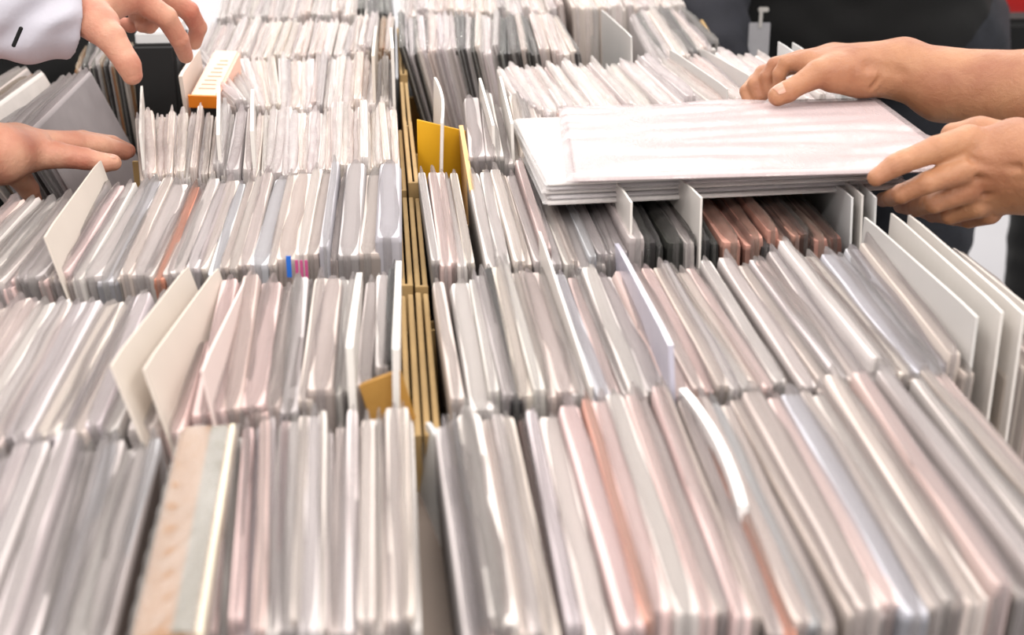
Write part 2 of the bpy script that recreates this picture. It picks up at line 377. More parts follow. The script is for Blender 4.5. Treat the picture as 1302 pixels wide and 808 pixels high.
# ------------------------------------------------------------------ cardboard crates
SEAM = {}
def crate(name_where, fl_, fr_, bl, br, ztop=T - .022, zf=None, zw=T - .05, zl=None, m=M_CBOARD, ply=True):
    """fl_, fr_, bl, br: image places of the crate's corners at record-top height"""
    c = [onz(*q)[:2] for q in (fl_, fr_, bl, br)]
    ctr = sum(c) / 4; z0 = BZ + .002
    e = empty('cardboard_crate', (ctr[0], ctr[1], z0)); o_ = np.array([ctr[0], ctr[1]])
    tag(e, f'tan cardboard crate packed with records, {name_where}', 'crate', 'cardboard record crates')
    def add(nm, vf, mm):
        v, f = vf; me = mesh(nm, [(q[0] - ctr[0], q[1] - ctr[1], q[2] - z0) for q in v], f); return link(nm, bevel(me, .0006, 1), mm, e)
    zt_ = ztop
    for a, b, s in ((c[0], c[2], 1), (c[1], c[3], -1)):
        ztop = zl if (zl and s == 1) else zt_
        d = (b - a) / np.linalg.norm(b - a); n = np.array([d[1], -d[0]]) * s   # inward
        lst = [prism(a + n * .0024 + d * .001, b + n * .0024 - d * .001, .0038, z0, ztop), prism(a + n * .0078 + d * .001, b + n * .0078 - d * .001, .0036, z0, ztop - .001)]
        add('side_wall', joinvf(lst), m)
        # folded corner at the front end
        add('corner_fold', joinvf([prism(a + n * .0005 - d * .001, a + n * .0098 - d * .001, .003, z0, ztop + .0012)]), m)
    n_ = (c[2] - c[0]); n_ = n_ / np.linalg.norm(n_)
    add('front_wall', prism(c[0] + n_ * .003, c[1] + n_ * .003, .003, z0, zf or zw), m)
    add('back_wall', prism(c[2] - n_ * .003, c[3] - n_ * .003, .003, z0, zw), m)
    v = [(q[0], q[1], z) for z in (z0, z0 + .003) for q in (c[0], c[1], c[3], c[2])]
    add('base', (v, [(3, 2, 1, 0), (4, 5, 6, 7), (0, 1, 5, 4), (1, 2, 6, 5), (2, 3, 7, 6), (3, 0, 4, 7)]), m)
crate('front right of the centre gap', (606, 830), (1475, 775), (562, 540), (1215, 462), ztop=T - .06, zw=T - .07, m=M_GREYB)
crate('second on the right, with the white dividers', (537, 508), (1395, 455), (526, 334), (1225, 308))
crate('below the held stack', (526, 328), (1125, 300), (518, 219), (1015, 190))
crate('with the yellow card inside', (518, 216), (1000, 192), (511, 138), (940, 120), ztop=T - .012, zw=T - .15)
crate('right behind the yellow card', (511, 134), (1100, 120), (507, 80), (1010, 70), zw=T - .15)
crate('far right under the dark jacket', (507, 72), (930, 58), (503, 15), (895, 5), zw=T - .12)
crate('at the front left corner', (-230, 862), (545, 802), (-70, 575), (532, 540), ztop=T - .06, zw=T - .07, m=M_GREYB)
crate('second on the left', (-200, 590), (536, 508), (-50, 374), (525, 336))
crate('third on the left', (-215, 380), (525, 326), (-60, 262), (517, 219))
crate('on the left in line with the yellow card', (165, 226), (517, 214), (162, 142), (511, 140), ztop=T - .02, zl=T - .15)
crate('under the orange-ended boxed set', (212, 144), (504, 132), (222, 72), (500, 64), zl=T - .16)
crate('at the back left of the centre gap', (240, 75), (500, 63), (262, 20), (498, 14), zl=T - .12)

# table(s) with black cloth
def slab(name, pts, z0, z1, m):
    n = len(pts); v = [(p[0], p[1], z) for z in (z0, z1) for p in pts]
    f = [tuple(range(n))[::-1], tuple(range(n, 2 * n))] + [(i, (i + 1) % n, n + (i + 1) % n, n + i) for i in range(n)]
    return mesh(name, v, f)
tb = empty('trade_table', (0, 1.1, 0)); tag(tb, 'long trestle table under black cloth carrying all the record crates', 'table')
pts = [(-.56, .35), (.475, .35), (.50, 1.2), (.49, 2.0), (.46, 2.55), (-.29, 2.55), (-.36, 1.6), (-.56, 1.4)]
me = slab('tabletop', [(x, y - 1.1) for x, y in pts], BZ - .03, BZ, M_CLOTH); link('tabletop', me, M_CLOTH, tb)
for x in (-.50, .42):
    for y in (-.68, 1.35):
        if x < 0 and y > 0: x = -.28
        link('leg', mesh('leg', *boxvf(x - .02, x + .02, y - .02, y + .02, 0, BZ - .03)), M_BLACK, tb)
# cloth skirt with folds
V = []; Fc = []
per = []
for i in range(len(pts)):
    a = np.array(pts[i]); b = np.array(pts[(i + 1) % len(pts)]); k = max(2, int(np.linalg.norm(b - a) / .03))
    per += [a + (b - a) * j / k for j in range(k)]
cen = np.array([0, 1.5])
for i, q in enumerate(per):
    for j, z in enumerate((BZ + .001, BZ - .05, .4, .03)):
        d = (q - cen); d = d / np.linalg.norm(d); off = .003 + (.0, .004, .012, .02)[j] * math.sin(i * 1.1)
        V.append((q[0] + d[0] * off, q[1] + d[1] * off - 1.1, z))
n = len(per)
for i in range(n):
    for j in range(3):
        a = i * 4 + j; b = ((i + 1) % n) * 4 + j; Fc.append((a, b, b + 1, a + 1))
link('cloth_skirt', mesh('cloth_skirt', V, Fc, True), M_CLOTH, tb)

# ------------------------------------------------------------------ divider cards
def card(back, front, lean=0, h=.20, t=.0016, ch=.001, label='', m=M_CARD, name='divider_card', cat='divider', group='tall white divider cards', base=True, curl=0, col=None):
    """back/front: (px, py, zc) of the two top corners"""
    pb = P(*back); pf = P(*front); d = pb - pf; L = np.linalg.norm(d); Y = Vector(d / L)
    up = Vector((math.sin(math.radians(lean)), 0, math.cos(math.radians(lean)))); X = Y.cross(up).normalized(); Z = X.cross(Y).normalized()
    v = []; nu = 9
    for s in (-.5, .5):
        for k, z in enumerate((-h, -h * .5, -.006, 0)):
            for i in range(nu):
                u = i / (nu - 1); cy = min(u, 1 - u) * L
                zz = z - (max(0, ch - cy) if k == 3 else 0)
                v.append((s * t + curl * math.sin(u * math.pi) * (1 + z / h) + curl * .6 * (z / h) ** 2, u * L, zz))
    f = []; o = nu * 4
    for s in (0, 1):
        for k in range(3):
            for i in range(nu - 1):
                a = s * o + k * nu + i; q = (a, a + 1, a + nu + 1, a + nu); f.append(q if s else q[::-1])
    for k in range(3):
        a = k * nu; f.append((a, a + o, a + o + nu, a + nu)); a += nu - 1; f.append((a + nu, a + o + nu, a + o, a))
    for i in range(nu - 1):
        a = 3 * nu + i; f.append((a, a + o, a + o + 1, a + 1)); f.append((i + 1, i + 1 + o, i + o, i))
    ob = link(name, mesh(name, v, f, False), m)
    R = Matrix((X, Y, Z)).transposed().to_4x4(); R.translation = Vector(pf); ob.matrix_world = R
    return tag(ob, label, cat, group)
def czc(px, py, dz=0):   # camera depth where the record-top plane passes under this pixel column
    return zc_of(onz(px, py))
zb2, zf2 = czc(1110, 320), czc(1240, 474)
M_DIVG = mat('frosted divider', (.80, .79, .78), .42, .04, 12, .1, 50)
card((1100, 275, zb2), (1243, 402, zf2), 1, .195, label='frosted grey divider, nearest of the tall ones at the right end', ch=.0008, m=M_DIVG)
card((1134, 270, zb2), (1275, 396, zf2 - .004), 1, .195, label='cream divider card second from the left at the right end', ch=.0008)
card((1156, 272, zb2), (1302, 398, zf2 - .008), 1, .195, label='cream divider card third from the left at the right end', ch=.0008)
card((1213, 314, zb2), (1345, 420, zf2 - .012), 1, .19, label='low white divider card outermost beside the pale floor')
for i, (bx, fx) in enumerate(((1172, 1318), (1188, 1335), (1200, 1352))):
    pass
R2b = place_row('right end', [(1160, 322), (1225, 322)], [(1290, 470), (1385, 462)], 7, [1, 1], tints=['warm grey', 'cream', 'mid grey'])
label_row('right end', 'right end clump', 'the white dividers', 'the outer wall')
zb3, zf3 = czc(960, 190), czc(1085, 300)
M_DIVW = mat('white divider', (.84, .84, .84), .5, .03, 12)
card((1008, 196, zb3), (1084, 250, zf3), -1, .19, label='pale divider leftmost of three upright under the gripping hand', m=M_DIVW)
card((1022, 192, zb3), (1097, 247, zf3 - .002), -1, .19, label='cream divider between two others under the gripping hand')
card((1040, 190, zb3), (1114, 250, zf3 - .004), -1, .19, label='pale divider rightmost of three upright under the gripping hand', m=M_DIVW)
card((748, 185, czc(752, 205)), (803, 256, czc(815, 315)), 0, .19, label='white card standing below the held stack, left one', group='cards below the held stack')
card((812, 182, czc(815, 205)), (892, 250, czc(880, 315)), 0, .19, label='white card standing below the held stack, right one', group='cards below the held stack')
card((686, 293, czc(690, 335)), (752, 490, czc(755, 500)), -3, .19, label='thin white card with a pointed corner in the second right crate')
zb, zf = czc(210, 362), czc(140, 560)
M_DIVT = mat('beige divider', (.83, .79, .75), .5, .04, 14)
card((238, 338, zb), (140, 463, zf), -17, .20, label='beige divider card leaning, left of two in second left crate', m=M_DIVT)
card((276, 340, zb + .01), (182, 468, zf + .01), -15, .20, label='beige divider card leaning, right of two in second left crate', m=M_DIVT)
card((318, 343, zb + .02), (256, 470, zf + .02), -9, .20, label='pale pink divider card left of the pink sleeves', m=mat('pink divider', (.88, .81, .79), .45, .03, 14))
card((127, 203, czc(130, 235)), (56, 300, czc(50, 362)), -14, .21, label='pale divider card poking up beside the flat hand', m=M_DIVT)
card((180, 108, czc(176, 142)), (178, 168, czc(178, 220)), 0, .21, t=.0022, label='white divider card just right of the fingertips')
card((478, 32, czc(480, 66)), (474, 70, czc(474, 130)), 0, .2, t=.003, label='narrow cream divider at the back left of the gap', m=M_DIVT)
card((497, 34, czc(498, 66)), (499, 60, czc(499, 130)), 0, .2, t=.003, label='narrow white divider beside the dark gap at the back')
card((278, 108, czc(278, 135)), (277, 170, czc(278, 215)), 0, .2, t=.003, label='narrow white card below the orange-ended boxed set')
card((321, 112, czc(322, 135)), (320, 165, czc(320, 215)), 0, .2, t=.003, label='narrow white card in line with the yellow card, left')
card((457, 345, czc(450, 345)), (444, 440, czc(440, 512)), -1, .2, t=.004, label='lilac-white upright card near the centre boards')
card((507, 330, czc(505, 338)), (503, 442, czc(502, 505)), 1, .2, t=.004, label='tall white card against the centre boards, second left crate')
card((553, 97, czc(560, 135)), (562, 155, czc(565, 205)), 2, .2, t=.0025, curl=.004, label='curved white card in front of the yellow card')
card((610, 98, czc(612, 130)), (627, 158, czc(632, 205)), -2, .2, t=.0025, label='curved white card behind the left end of the held stack')
card((636, 96, czc(640, 128)), (651, 156, czc(655, 205)), -2, .2, t=.0025, label='thin white card touching the left corner of held stack')
card((765, 12, czc(768, 22)), (803, 46, czc(805, 82)), -2, .2, label='big grey card face at the back, left of dark olive records', m=M_DIVG)
card((893, 62, czc(870, 70)), (960, 100, czc(960, 128)), -2, .2, label='grey divider pointing up below the dark jacket, left', m=M_DIVG)
card((990, 52, czc(985, 80)), (1070, 110, czc(1075, 128)), -2, .2, label='white divider pointing up behind the fingers', m=M_DIVW)
card((1008, 53, czc(1000, 80)), (1090, 112, czc(1095, 128)), -2, .2, label='second white divider pointing up behind the knuckles', m=M_DIVW)
card((852, 62, czc(850, 78)), (925, 112, czc(925, 130)), -2, .2, label='grey translucent divider behind the middle of the held stack', m=M_DIVG)

card((784, 308, czc(800, 325)), (853, 437, czc(860, 498)), -4, .2, t=.003, label='lilac-grey sleeve standing out with a wide face in second right crate', m=mat('lilac sleeve', (.72, .71, .77), .25, .04, 20, .3, 60), name='record_sleeve', cat='sleeve', group=None)
card((868, 492, czc(868, 494)), (945, 640, czc(972, 800) + .09), -3, .19, t=.0045, curl=.004, label='bowed sleeve edge with its white highlight painted in, front right crate', m=mat('sleeve highlight white', (.93, .92, .92), .12, .03, 20, .4, 60), name='record_sleeve', cat='sleeve', group=None)  # highlight on the bent plastic, put into the card's white colour
# yellow card across the crate
def wallcard(name, a, b, zt, zb_, t, m, label, cat, group=None, ztb=None):
    v, f = prism(a, b, t, zb_, zt, ztb)
    c = (np.array(a[:2]) + np.array(b[:2])) / 2; me = mesh(name, [(q[0] - c[0], q[1] - c[1], q[2] - zb_) for q in v], f)
    o = link(name, bevel(me, .0005, 1), m); o.location = (c[0], c[1], zb_); return tag(o, label, cat, group)
ya = onz(530, 170); yb = onz(640, 178)
ya = P(530, 149, 1.345); yb = P(596, 168, 1.345); dd = yb - ya; yb = ya + dd * 1.9; yb[2] = ya[2]
v = []
yl = [ya, ya + dd, ya + dd * 1.02 + np.array([0, 0, 0]), ]
o = wallcard('yellow_card', ya, ya + dd * 1.5, float(ya[2]) - .002, BZ + .006, .002, M_YELLOW, 'bright yellow card standing across the crate right of the centre boards', 'card', ztb=float(ya[2]) - .018)
for k, (px, tw) in enumerate(((534, .003),)):
    pass
tp = P(594, 172, 1.25); o = card((586, 158, 1.335), (600, 240, 1.18), -2, .18, t=.004, label='tan cardboard flap standing right of the yellow card', m=mat('tan flap', (.88, .72, .50), .7, .06, 20), name='cardboard_flap', cat='flap', group=None)
# brown crate partition below the second left crate
o = card((456, 490, .795), (509, 470, .80), 0, .12, t=.003, label='brown cardboard partition with a dipped top near the centre boards', m=M_CBOARD_D, name='cardboard_partition', cat='partition', group=None)

# ------------------------------------------------------------------ boxed sets
def boxset(pf_l, pf_r, pb_l, h, label, top, front, name='boxed_set', spine=None, lean=0):
    """front-left, front-right, back-left top corners, world points"""
    a = np.array(pf_l); b = np.array(pf_r); c = np.array(pb_l); Xv = b - a; wd = np.linalg.norm(Xv); Y = c - a; ln = np.linalg.norm(Y)
    X = Vector(Xv / wd); Y = Vector(Y / ln); Z = X.cross(Y).normalized(); Y = Z.cross(X)
    R = Matrix((X, Y, Z)).transposed().to_4x4(); R.translation = Vector(a) - Z * h
    e = empty(name); e.matrix_world = R
    me = bevel(mesh('box_body', *boxvf(0, wd, 0, ln, 0, h)), .0025, 3); link('box_body', me, front, e)
    return e, wd, ln, h
M_TAN = mat('tan wrapped box', (.54, .40, .28), .32, .12, 40); M_GB = mat('grey-olive box side', (.43, .41, .37), .3, .08, 40)
M_SHINY = sleeve_mat('shiny shrink wrap', alpha=.22, sc=.6); M_SHINY.node_tree.nodes['Principled BSDF'].inputs['Roughness'].default_value = .12
a = onz(163, 818, T + .006); b = onz(258, 812, T + .006); c = onz(212, 542, T + .006)
e, wd, ln, h = boxset(a, b, c, .19, '', None, M_TAN)
tag(e, 'wide tan and grey boxed set in shiny wrap in the front left crate', 'boxed set')
link('grey_stripe', mesh('grey_stripe', *boxvf(wd * .56, wd * .86, .004, ln - .004, h - .004, h + .0006)), M_GB, e)
link('cream_edge', mesh('cream_edge', *boxvf(wd * .9, wd * .98, .003, ln - .003, h - .004, h + .0008)), mat('cream edge', (.88, .84, .74), .5), e)
# shrink wrap: puckered skin over the top and front
V = []; Fc = []; nx, ny = 14, 44
for j in range(ny + 1):
    for i in range(nx + 1):
        u, v_ = i / nx, j / ny
        edge = min(u, 1 - u, v_, 1 - v_)
        V.append((-.002 + u * (wd + .004), -.003 + v_ * (ln + .006), h + .002 + .0016 * math.sin(v_ * 60 + 3 * math.sin(u * 7)) * (1 - u) + .0015 * math.sin(u * 9 + v_ * 5) - max(0, .06 - edge) * .09))
for j in range(ny):
    for i in range(nx): a_ = j * (nx + 1) + i; Fc.append((a_, a_ + 1, a_ + nx + 2, a_ + nx + 1))
o = link('shrink_wrap', mesh('shrink_wrap', V, Fc, True), M_SHINY, e); o.color = (.9, .88, .86, 1)

M_PINKTOP = mat('pale pink label', (.93, .74, .66), .45, .05, 90); M_ORANGE = mat('orange box end', (.93, .52, .10), .5, .05, 30)
zo = 1.47
a = P(240, 122, zo); b = P(276, 123, zo); c = P(269, 63, zo + .115); c[0] = c[0]
e, wd, ln, h = boxset(a, b, c, .17, '', None, M_PINKTOP)
tag(e, 'pale pink boxed set with orange front end poking up above the others', 'boxed set')
link('orange_end', mesh('orange_end', *boxvf(-.0006, wd + .0006, -.0012, .002, h - .0125, h + .0008)), M_ORANGE, e)
link('black_front', mesh('black_front', *boxvf(.001, wd - .001, -.0010, .002, h - .06, h - .0128)), M_BLACK, e)
M_REDT = mat('red print', (.85, .42, .34), .6)
pr = [boxvf(wd * .2 + .001 * k, wd * (.8 - .05 * (k % 3)), ln * (.15 + .085 * k), ln * (.15 + .085 * k) + .0022, h, h + .0004) for k in range(8)]
link('printed_lines', mesh('printed_lines', *joinvf(pr)), mat('salmon print', (.88, .55, .46), .5), e)
card((252, 62, zo + .11), (229, 96, zo), -4, .2, t=.004, label='cream sleeve edge standing left of the pink boxed set', m=M_DIVT, name='record_sleeve', cat='sleeve', group=None)

# black record box beneath the thumb
e = empty('black_record_box', onz(195, 100, BZ)); tag(e, 'black record box with an open pale top between thumb and finger', 'box')
a = onz(165, 118); b = onz(222, 118); l = e.location
x0, x1, y0 = P(166, 55, 1.60)[0], P(222, 55, 1.60)[0], P(195, 55, 1.60)[1]
zt = P(195, 57, 1.60)[2]
me = bevel(mesh('box_body', *boxvf(x0 - l.x, x1 - l.x, y0 - l.y, y0 - l.y + .12, 0, zt - l.z)), .004, 3); link('box_body', me, M_BLACK, e)
me = mesh('pale_lid_sleeve', *boxvf(x0 - l.x + .004, x1 - l.x - .003, y0 - l.y + .01, y0 - l.y + .125, zt - l.z - .01, zt - l.z + .012))
link('pale_inner_sleeves', bevel(me, .002, 2), M_DIVW, e)

# paper standing in the centre gap, front
card((545, 535, .80), (600, 640, .70), 10, .16, t=.003, label='crumpled bluish-white sleeve at the top of the front centre gap', m=M_DIVW, name='loose_sleeve', cat='sleeve', group=None)
q0, q1, q2, q3 = [onz(*q, T - .0585) for q in ((528, 545), (566, 545), (616, 860), (538, 860))]
cs = link('cardboard_sheet', slab('cardboard_sheet', [q - q0 for q in (q0, q3, q2, q1)], 0, .002, M_GREYB), mat('greyish brown sheet', (.62, .56, .52), .7, .15, 14)); cs.location = q0
tag(cs, 'greyish brown cardboard sheet bridging the front centre gap', 'card')

# small coloured labels on third-left-row front edges
def sticker(px, py, w_, h_, col, nm, lab, zofs=.004):
    p = onz(px, py, T - .012); me = bevel(mesh(nm, *boxvf(-w_ / 2, w_ / 2, -.0004, .0004, 0, h_)), .0002, 1)
    o = link(nm, me, mat(nm + ' colour', col, .5)); o.location = p - np.array([0, zofs, 0]); return tag(o, lab, 'tag')
sticker(369, 348, .0035, .016, (.15, .42, .80), 'blue_index_tab', 'small blue index tab among the third left row front edges', .008)
for k, dx in enumerate((0, 6, 12)):
    sticker(379 + dx, 350, .0022, .014, (.72, .30, .50), 'magenta_index_tab', ('left', 'middle', 'right')[k] + ' of three thin magenta index tabs beside the blue tab', .008)

# ------------------------------------------------------------------ the LP stack being held
M_LPS = sleeve_mat('loose clear LP sleeve', alpha=.42, sc=.35); M_LPS.node_tree.nodes['Bump'].inputs['Strength'].default_value = .35
def lp(loc, rot, label, group, seed, cov, t=.0032, size=.288, sl=.300, crin=.0012, slc=(.93, .92, .92)):
    r = np.random.RandomState(seed)
    e = empty('lp_record', loc); e.rotation_euler = [math.radians(q) for q in rot]; tag(e, label, 'record', group)
    o_ = (sl - size) / 2
    me = bevel(mesh('cover', *boxvf(o_, o_ + size, o_ * .6, o_ * .6 + size, .0004, t - .0004)), .0008, 2); o = link('cover', me, M_PAPER, e); o.color = lin(cov)
    N = 56; V = []; ph = r.uniform(0, 6, 12); am = r.uniform(.3, 1, 12); dr = r.uniform(0, 1, (12, 2)) * np.array([9, 26]) + np.array([0, 5])
    for s in (0, 1):
        for j in range(N + 1):
            for i in range(N + 1):
                u, v_ = i / N, j / N; ed = min(u, 1 - u, v_, 1 - v_); q = sum(am[k] * math.sin(ph[k] + dr[k, 0] * u + dr[k, 1] * v_ + 1.5 * math.sin(ph[-k] + 5 * u)) for k in range(7)) / 3
                lift = min(1, ed * 90)
                z_ = (t + .0003 + abs(q) * crin * lift * (.25 + .75 * (.5 + .5 * math.sin(4.3 * u + 7 * v_ * u + ph[8])) * (.5 + .5 * math.sin(5.1 * v_ - 3 * u + ph[9]))) + .0003) if s else (-.0002)
                if s: z_ = z_ * lift + (1 - lift) * t * .55
                else: z_ = z_ * lift + (1 - lift) * t * .45
                V.append((u * sl, v_ * sl, z_))
    Fc = []; K = (N + 1) ** 2
    for s in (0, 1):
        for j in range(N):
            for i in range(N):
                a_ = s * K + j * (N + 1) + i; q = (a_, a_ + 1, a_ + N + 2, a_ + N + 1); Fc.append(q if s else q[::-1])
    o = link('plastic_sleeve', mesh('plastic_sleeve', V, Fc, True), M_LPS, e); o.color = lin(slc)
    return e
# the pile lies almost flat in the hands, its far edge a little lower, the topmost record turned a few degrees
for k in range(5):
    lp((.116 + (.0, .003, -.001, .002, .001)[k], 1.034 + (.0, .002, .004, .001, .0)[k], 1.0800 + k * .0038), (-3.7, -1.2, (-.1, .5, -.4, .4, .3)[k]),
       'white sleeved LP held flat over the crates, ' + ('lowest of the pile', 'second lowest of the pile', 'third lowest, halfway up the pile', 'third from the top of the pile', 'just under the topmost turned one')[k],
       'LP records held in the hands', 50 + k, (.84, .82, .83) if k % 2 else (.94, .92, .91), t=.0038, size=.277, sl=.283)
lp((.131, 1.014, 1.1035), (-2.9, -1.8, -5.6), 'topmost held LP, white cover in creased glossy plastic', 'LP records held in the hands', 77, (.80, .73, .73), t=.0035, size=.288, sl=.302, crin=.0075, slc=(.88, .84, .85))

# ------------------------------------------------------------------ bodies by signed distance
import openvdb
def sd_chain(X, chains, k):
    """smooth union of round cones; chains: list of lists of (x,y,z,r)"""
    acc = None
    for ch in chains:
        d = None
        for (a, b) in zip(ch[:-1], ch[1:]):
            pa = np.array(a[:3]); pb = np.array(b[:3]); ba = pb - pa
            h = np.clip(((X - pa) @ ba) / max(1e-9, ba @ ba), 0, 1)
            dist = np.linalg.norm(X - pa - h[..., None] * ba, axis=-1) - (a[3] + (b[3] - a[3]) * h)
            d = dist if d is None else smin(d, dist, k * .5)
        acc = d if acc is None else smin(acc, d, k)
    return acc
def smin(a, b, k):
    h = np.clip(.5 + .5 * (b - a) / k, 0, 1); return b * (1 - h) + a * h - k * h * (1 - h)
def sdf_mesh(fn, lo, hi, vox):
    lo = np.array(lo); hi = np.array(hi); n = np.ceil((hi - lo) / vox).astype(int) + 1
    gx = [lo[i] + np.arange(n[i]) * vox for i in range(3)]
    out = np.empty(tuple(n), np.float32)
    for i0 in range(0, n[0], 24):
        X = np.stack(np.meshgrid(gx[0][i0:i0 + 24], gx[1], gx[2], indexing='ij'), -1)
        out[i0:i0 + 24] = fn(X)
    g = openvdb.FloatGrid(background=3.0); g.copyFromArray(out / vox)
    p, t, q = g.convertToPolygons(isovalue=0.0, adaptivity=0.0)
    return p * vox + lo, [tuple(int(i) for i in k[::-1]) for k in q]
def bounds(chains, pad):
    A = np.array([c for ch in chains for c in ch]); return (A[:, :3] - A[:, 3:4]).min(0) - pad, (A[:, :3] + A[:, 3:4]).max(0) + pad
HS = .986   # moves a hand along its sight lines until it meets what it touches
def W(*c):   # image chain -> world chain, radius in px
    return [tuple(P(x, y, z * HS)) + (r * z * HS / F,) for x, y, z, r in c]
def hand_fn(palm, digits, carve=()):
    def fn(X):
        d = sd_chain(X, palm, .012)
        for g in digits: d = smin(d, sd_chain(X, [g], .004), .0038)
        for c in carve:
            dc = sd_chain(X, [c], .003); d = -smin(-d, dc, .0045)
        return d
    return fn
def skin_mat(name, base, red, seed=0):
    m = bpy.data.materials.new(name); m.use_nodes = True; nt = m.node_tree; b = nt.nodes['Principled BSDF']
    tc = nt.nodes.new('ShaderNodeTexCoord'); n = nt.nodes.new('ShaderNodeTexNoise'); n.inputs['Scale'].default_value = 26; n.inputs['Detail'].default_value = 5
    nt.links.new(tc.outputs['Object'], n.inputs[0]); mx = nt.nodes.new('ShaderNodeMix'); mx.data_type = 'RGBA'
    mx.inputs[6].default_value = lin(base); mx.inputs[7].default_value = lin(red)
    rp = nt.nodes.new('ShaderNodeMapRange'); rp.inputs[1].default_value = .35; rp.inputs[2].default_value = .7; nt.links.new(n.outputs['Fac'], rp.inputs[0])
    nt.links.new(rp.outputs[0], mx.inputs[0]); nt.links.new(mx.outputs[2], b.inputs['Base Color'])
    b.inputs['Roughness'].default_value = .44; b.inputs['Subsurface Weight'].default_value = .12; b.inputs['Subsurface Radius'].default_value = (.01, .004, .002); b.inputs['Subsurface Scale'].default_value = .6
    n2 = nt.nodes.new('ShaderNodeTexNoise'); n2.inputs['Scale'].default_value = 62; n2.inputs['Detail'].default_value = 8; n2.inputs['Roughness'].default_value = .7; n2.inputs['Distortion'].default_value = .25
    nt.links.new(tc.outputs['Object'], n2.inputs[0]); bp = nt.nodes.new('ShaderNodeBump'); bp.inputs['Strength'].default_value = .6; bp.inputs['Distance'].default_value = .0035
    nt.links.new(n2.outputs['Fac'], bp.inputs['Height']); nt.links.new(bp.outputs[0], b.inputs['Normal'])
    return m
SK_R = skin_mat('tanned skin', (.70, .50, .365), (.60, .38, .27)); SK_L = skin_mat('fair skin', (.80, .60, .50), (.71, .43, .35))
M_NAIL = mat('fingernail', (.76, .56, .48), .3, .03, 60)
def nail(center, axis, nrm, l, w_, parent, r):
    """curved nail plate hugging a fingertip: center world, axis along finger, nrm outward"""
    A = Vector(axis).normalized(); N = Vector(nrm); N = (N - A * N.dot(A)).normalized(); B = A.cross(N); V = []; nu, nv = 7, 7
    for j in range(nv):
        for i in range(nu):
            u = (i / (nu - 1) - .5) * 2; v_ = (j / (nv - 1) - .5) * 2; uu = u * math.sqrt(max(.15, 1 - .45 * v_ * v_))
            th = uu * w_ / r * .5; V.append(Vector(center) + B * math.sin(th) * r + N * (math.cos(th) * r - r) + A * (v_ * l / 2) - N * (.0008 * max(0, v_) ** 2))
    top = len(V); V += [v - N * .0012 for v in V]
    Fc = [(j * nu + i, j * nu + i + 1, (j + 1) * nu + i + 1, (j + 1) * nu + i) for j in range(nv - 1) for i in range(nu - 1)]
    Fc += [tuple(top + k for k in q[::-1]) for q in Fc]
    o = link('fingernail', mesh('fingernail', V, Fc, True), M_NAIL, parent); o.location = -Vector(parent.location); return o
def add_body(name, parts, m, parent):
    V = []; Fc = []
    for p, q in parts:
        n = len(V); V += [tuple(v) for v in p]; Fc += [tuple(i + n for i in k) for k in q]
    l = parent.location; me = mesh(name, [(v[0] - l.x, v[1] - l.y, v[2] - l.z) for v in V], Fc, True)
    return link(name, me, m, parent)
def figure_chains(x, y, face, height, arms, sitw=.17):
    """torso, legs and head chains for a standing adult. face: unit plan direction; arms: list of chains"""
    f = np.array([face[0], face[1], 0.]); f /= np.linalg.norm(f); s = np.array([-f[1], f[0], 0.]); o = np.array([x, y, 0.]); k = height / 1.72
    def q(a, b, z, r): return tuple(o + f * a * k + s * b * k + np.array([0, 0, z * k])) + (r * k,)
    torso = [[q(0, .09, 1.0, .115), q(.01, .07, 1.18, .105), q(0, .10, 1.34, .10)], [q(0, -.09, 1.0, .115), q(.01, -.07, 1.18, .105), q(0, -.10, 1.34, .10)],
             [q(0, .17, 1.40, .055), q(0, -.17, 1.40, .055)]]
    neck = [[q(0, 0, 1.38, .06), q(.01, 0, 1.50, .052)]]
    head = [[q(.015, 0, 1.55, .062), q(.0, 0, 1.63, .085)], [q(.09, 0, 1.575, .012), q(.078, 0, 1.61, .010)], [q(.005, .085, 1.585, .014), q(.005, .085, 1.61, .016)], [q(.005, -.085, 1.585, .014), q(.005, -.085, 1.61, .016)], [q(.04, 0, 1.52, .035), q(.05, 0, 1.535, .04)]]
    legs = [[q(0, .09 * sg, .92, .10), q(.01, .10 * sg, .50, .062), q(-.02, .10 * sg, .42, .060), q(-.02, .10 * sg, .09, .042)] for sg in (1, -1)]
    feet = [[q(-.05, .10 * sg, .045, .042), q(.15, .12 * sg, .035, .034)] for sg in (1, -1)]
    hair = [[q(-.02, 0, 1.66, .092), q(-.03, 0, 1.58, .082)]]
    sh = {1: q(0, .18, 1.39, .058), -1: q(0, -.18, 1.39, .058)}
    return dict(torso=torso, neck=neck, head=head, legs=legs, feet=feet, hair=hair, sh=sh, q=q, f=f, s=s)
def coarse(chains, vox=.011, k=.03, disp=0, grow=0):
    ch = [[(c[0], c[1], c[2], c[3] + grow) for c in cc] for cc in chains]
    lo, hi = bounds(ch, .03)
    def fn(X):
        d = sd_chain(X, ch, k)
        if disp:
            d = d + disp * (np.sin(X[..., 0] * 38 + 3 * np.sin(X[..., 2] * 21)) * np.sin(X[..., 2] * 47 + X[..., 1] * 31) + .6 * np.sin(X[..., 2] * 85 + 4 * np.sin(X[..., 0] * 25 + X[..., 1] * 17)))
        return d
    return sdf_mesh(fn, lo, hi, vox)

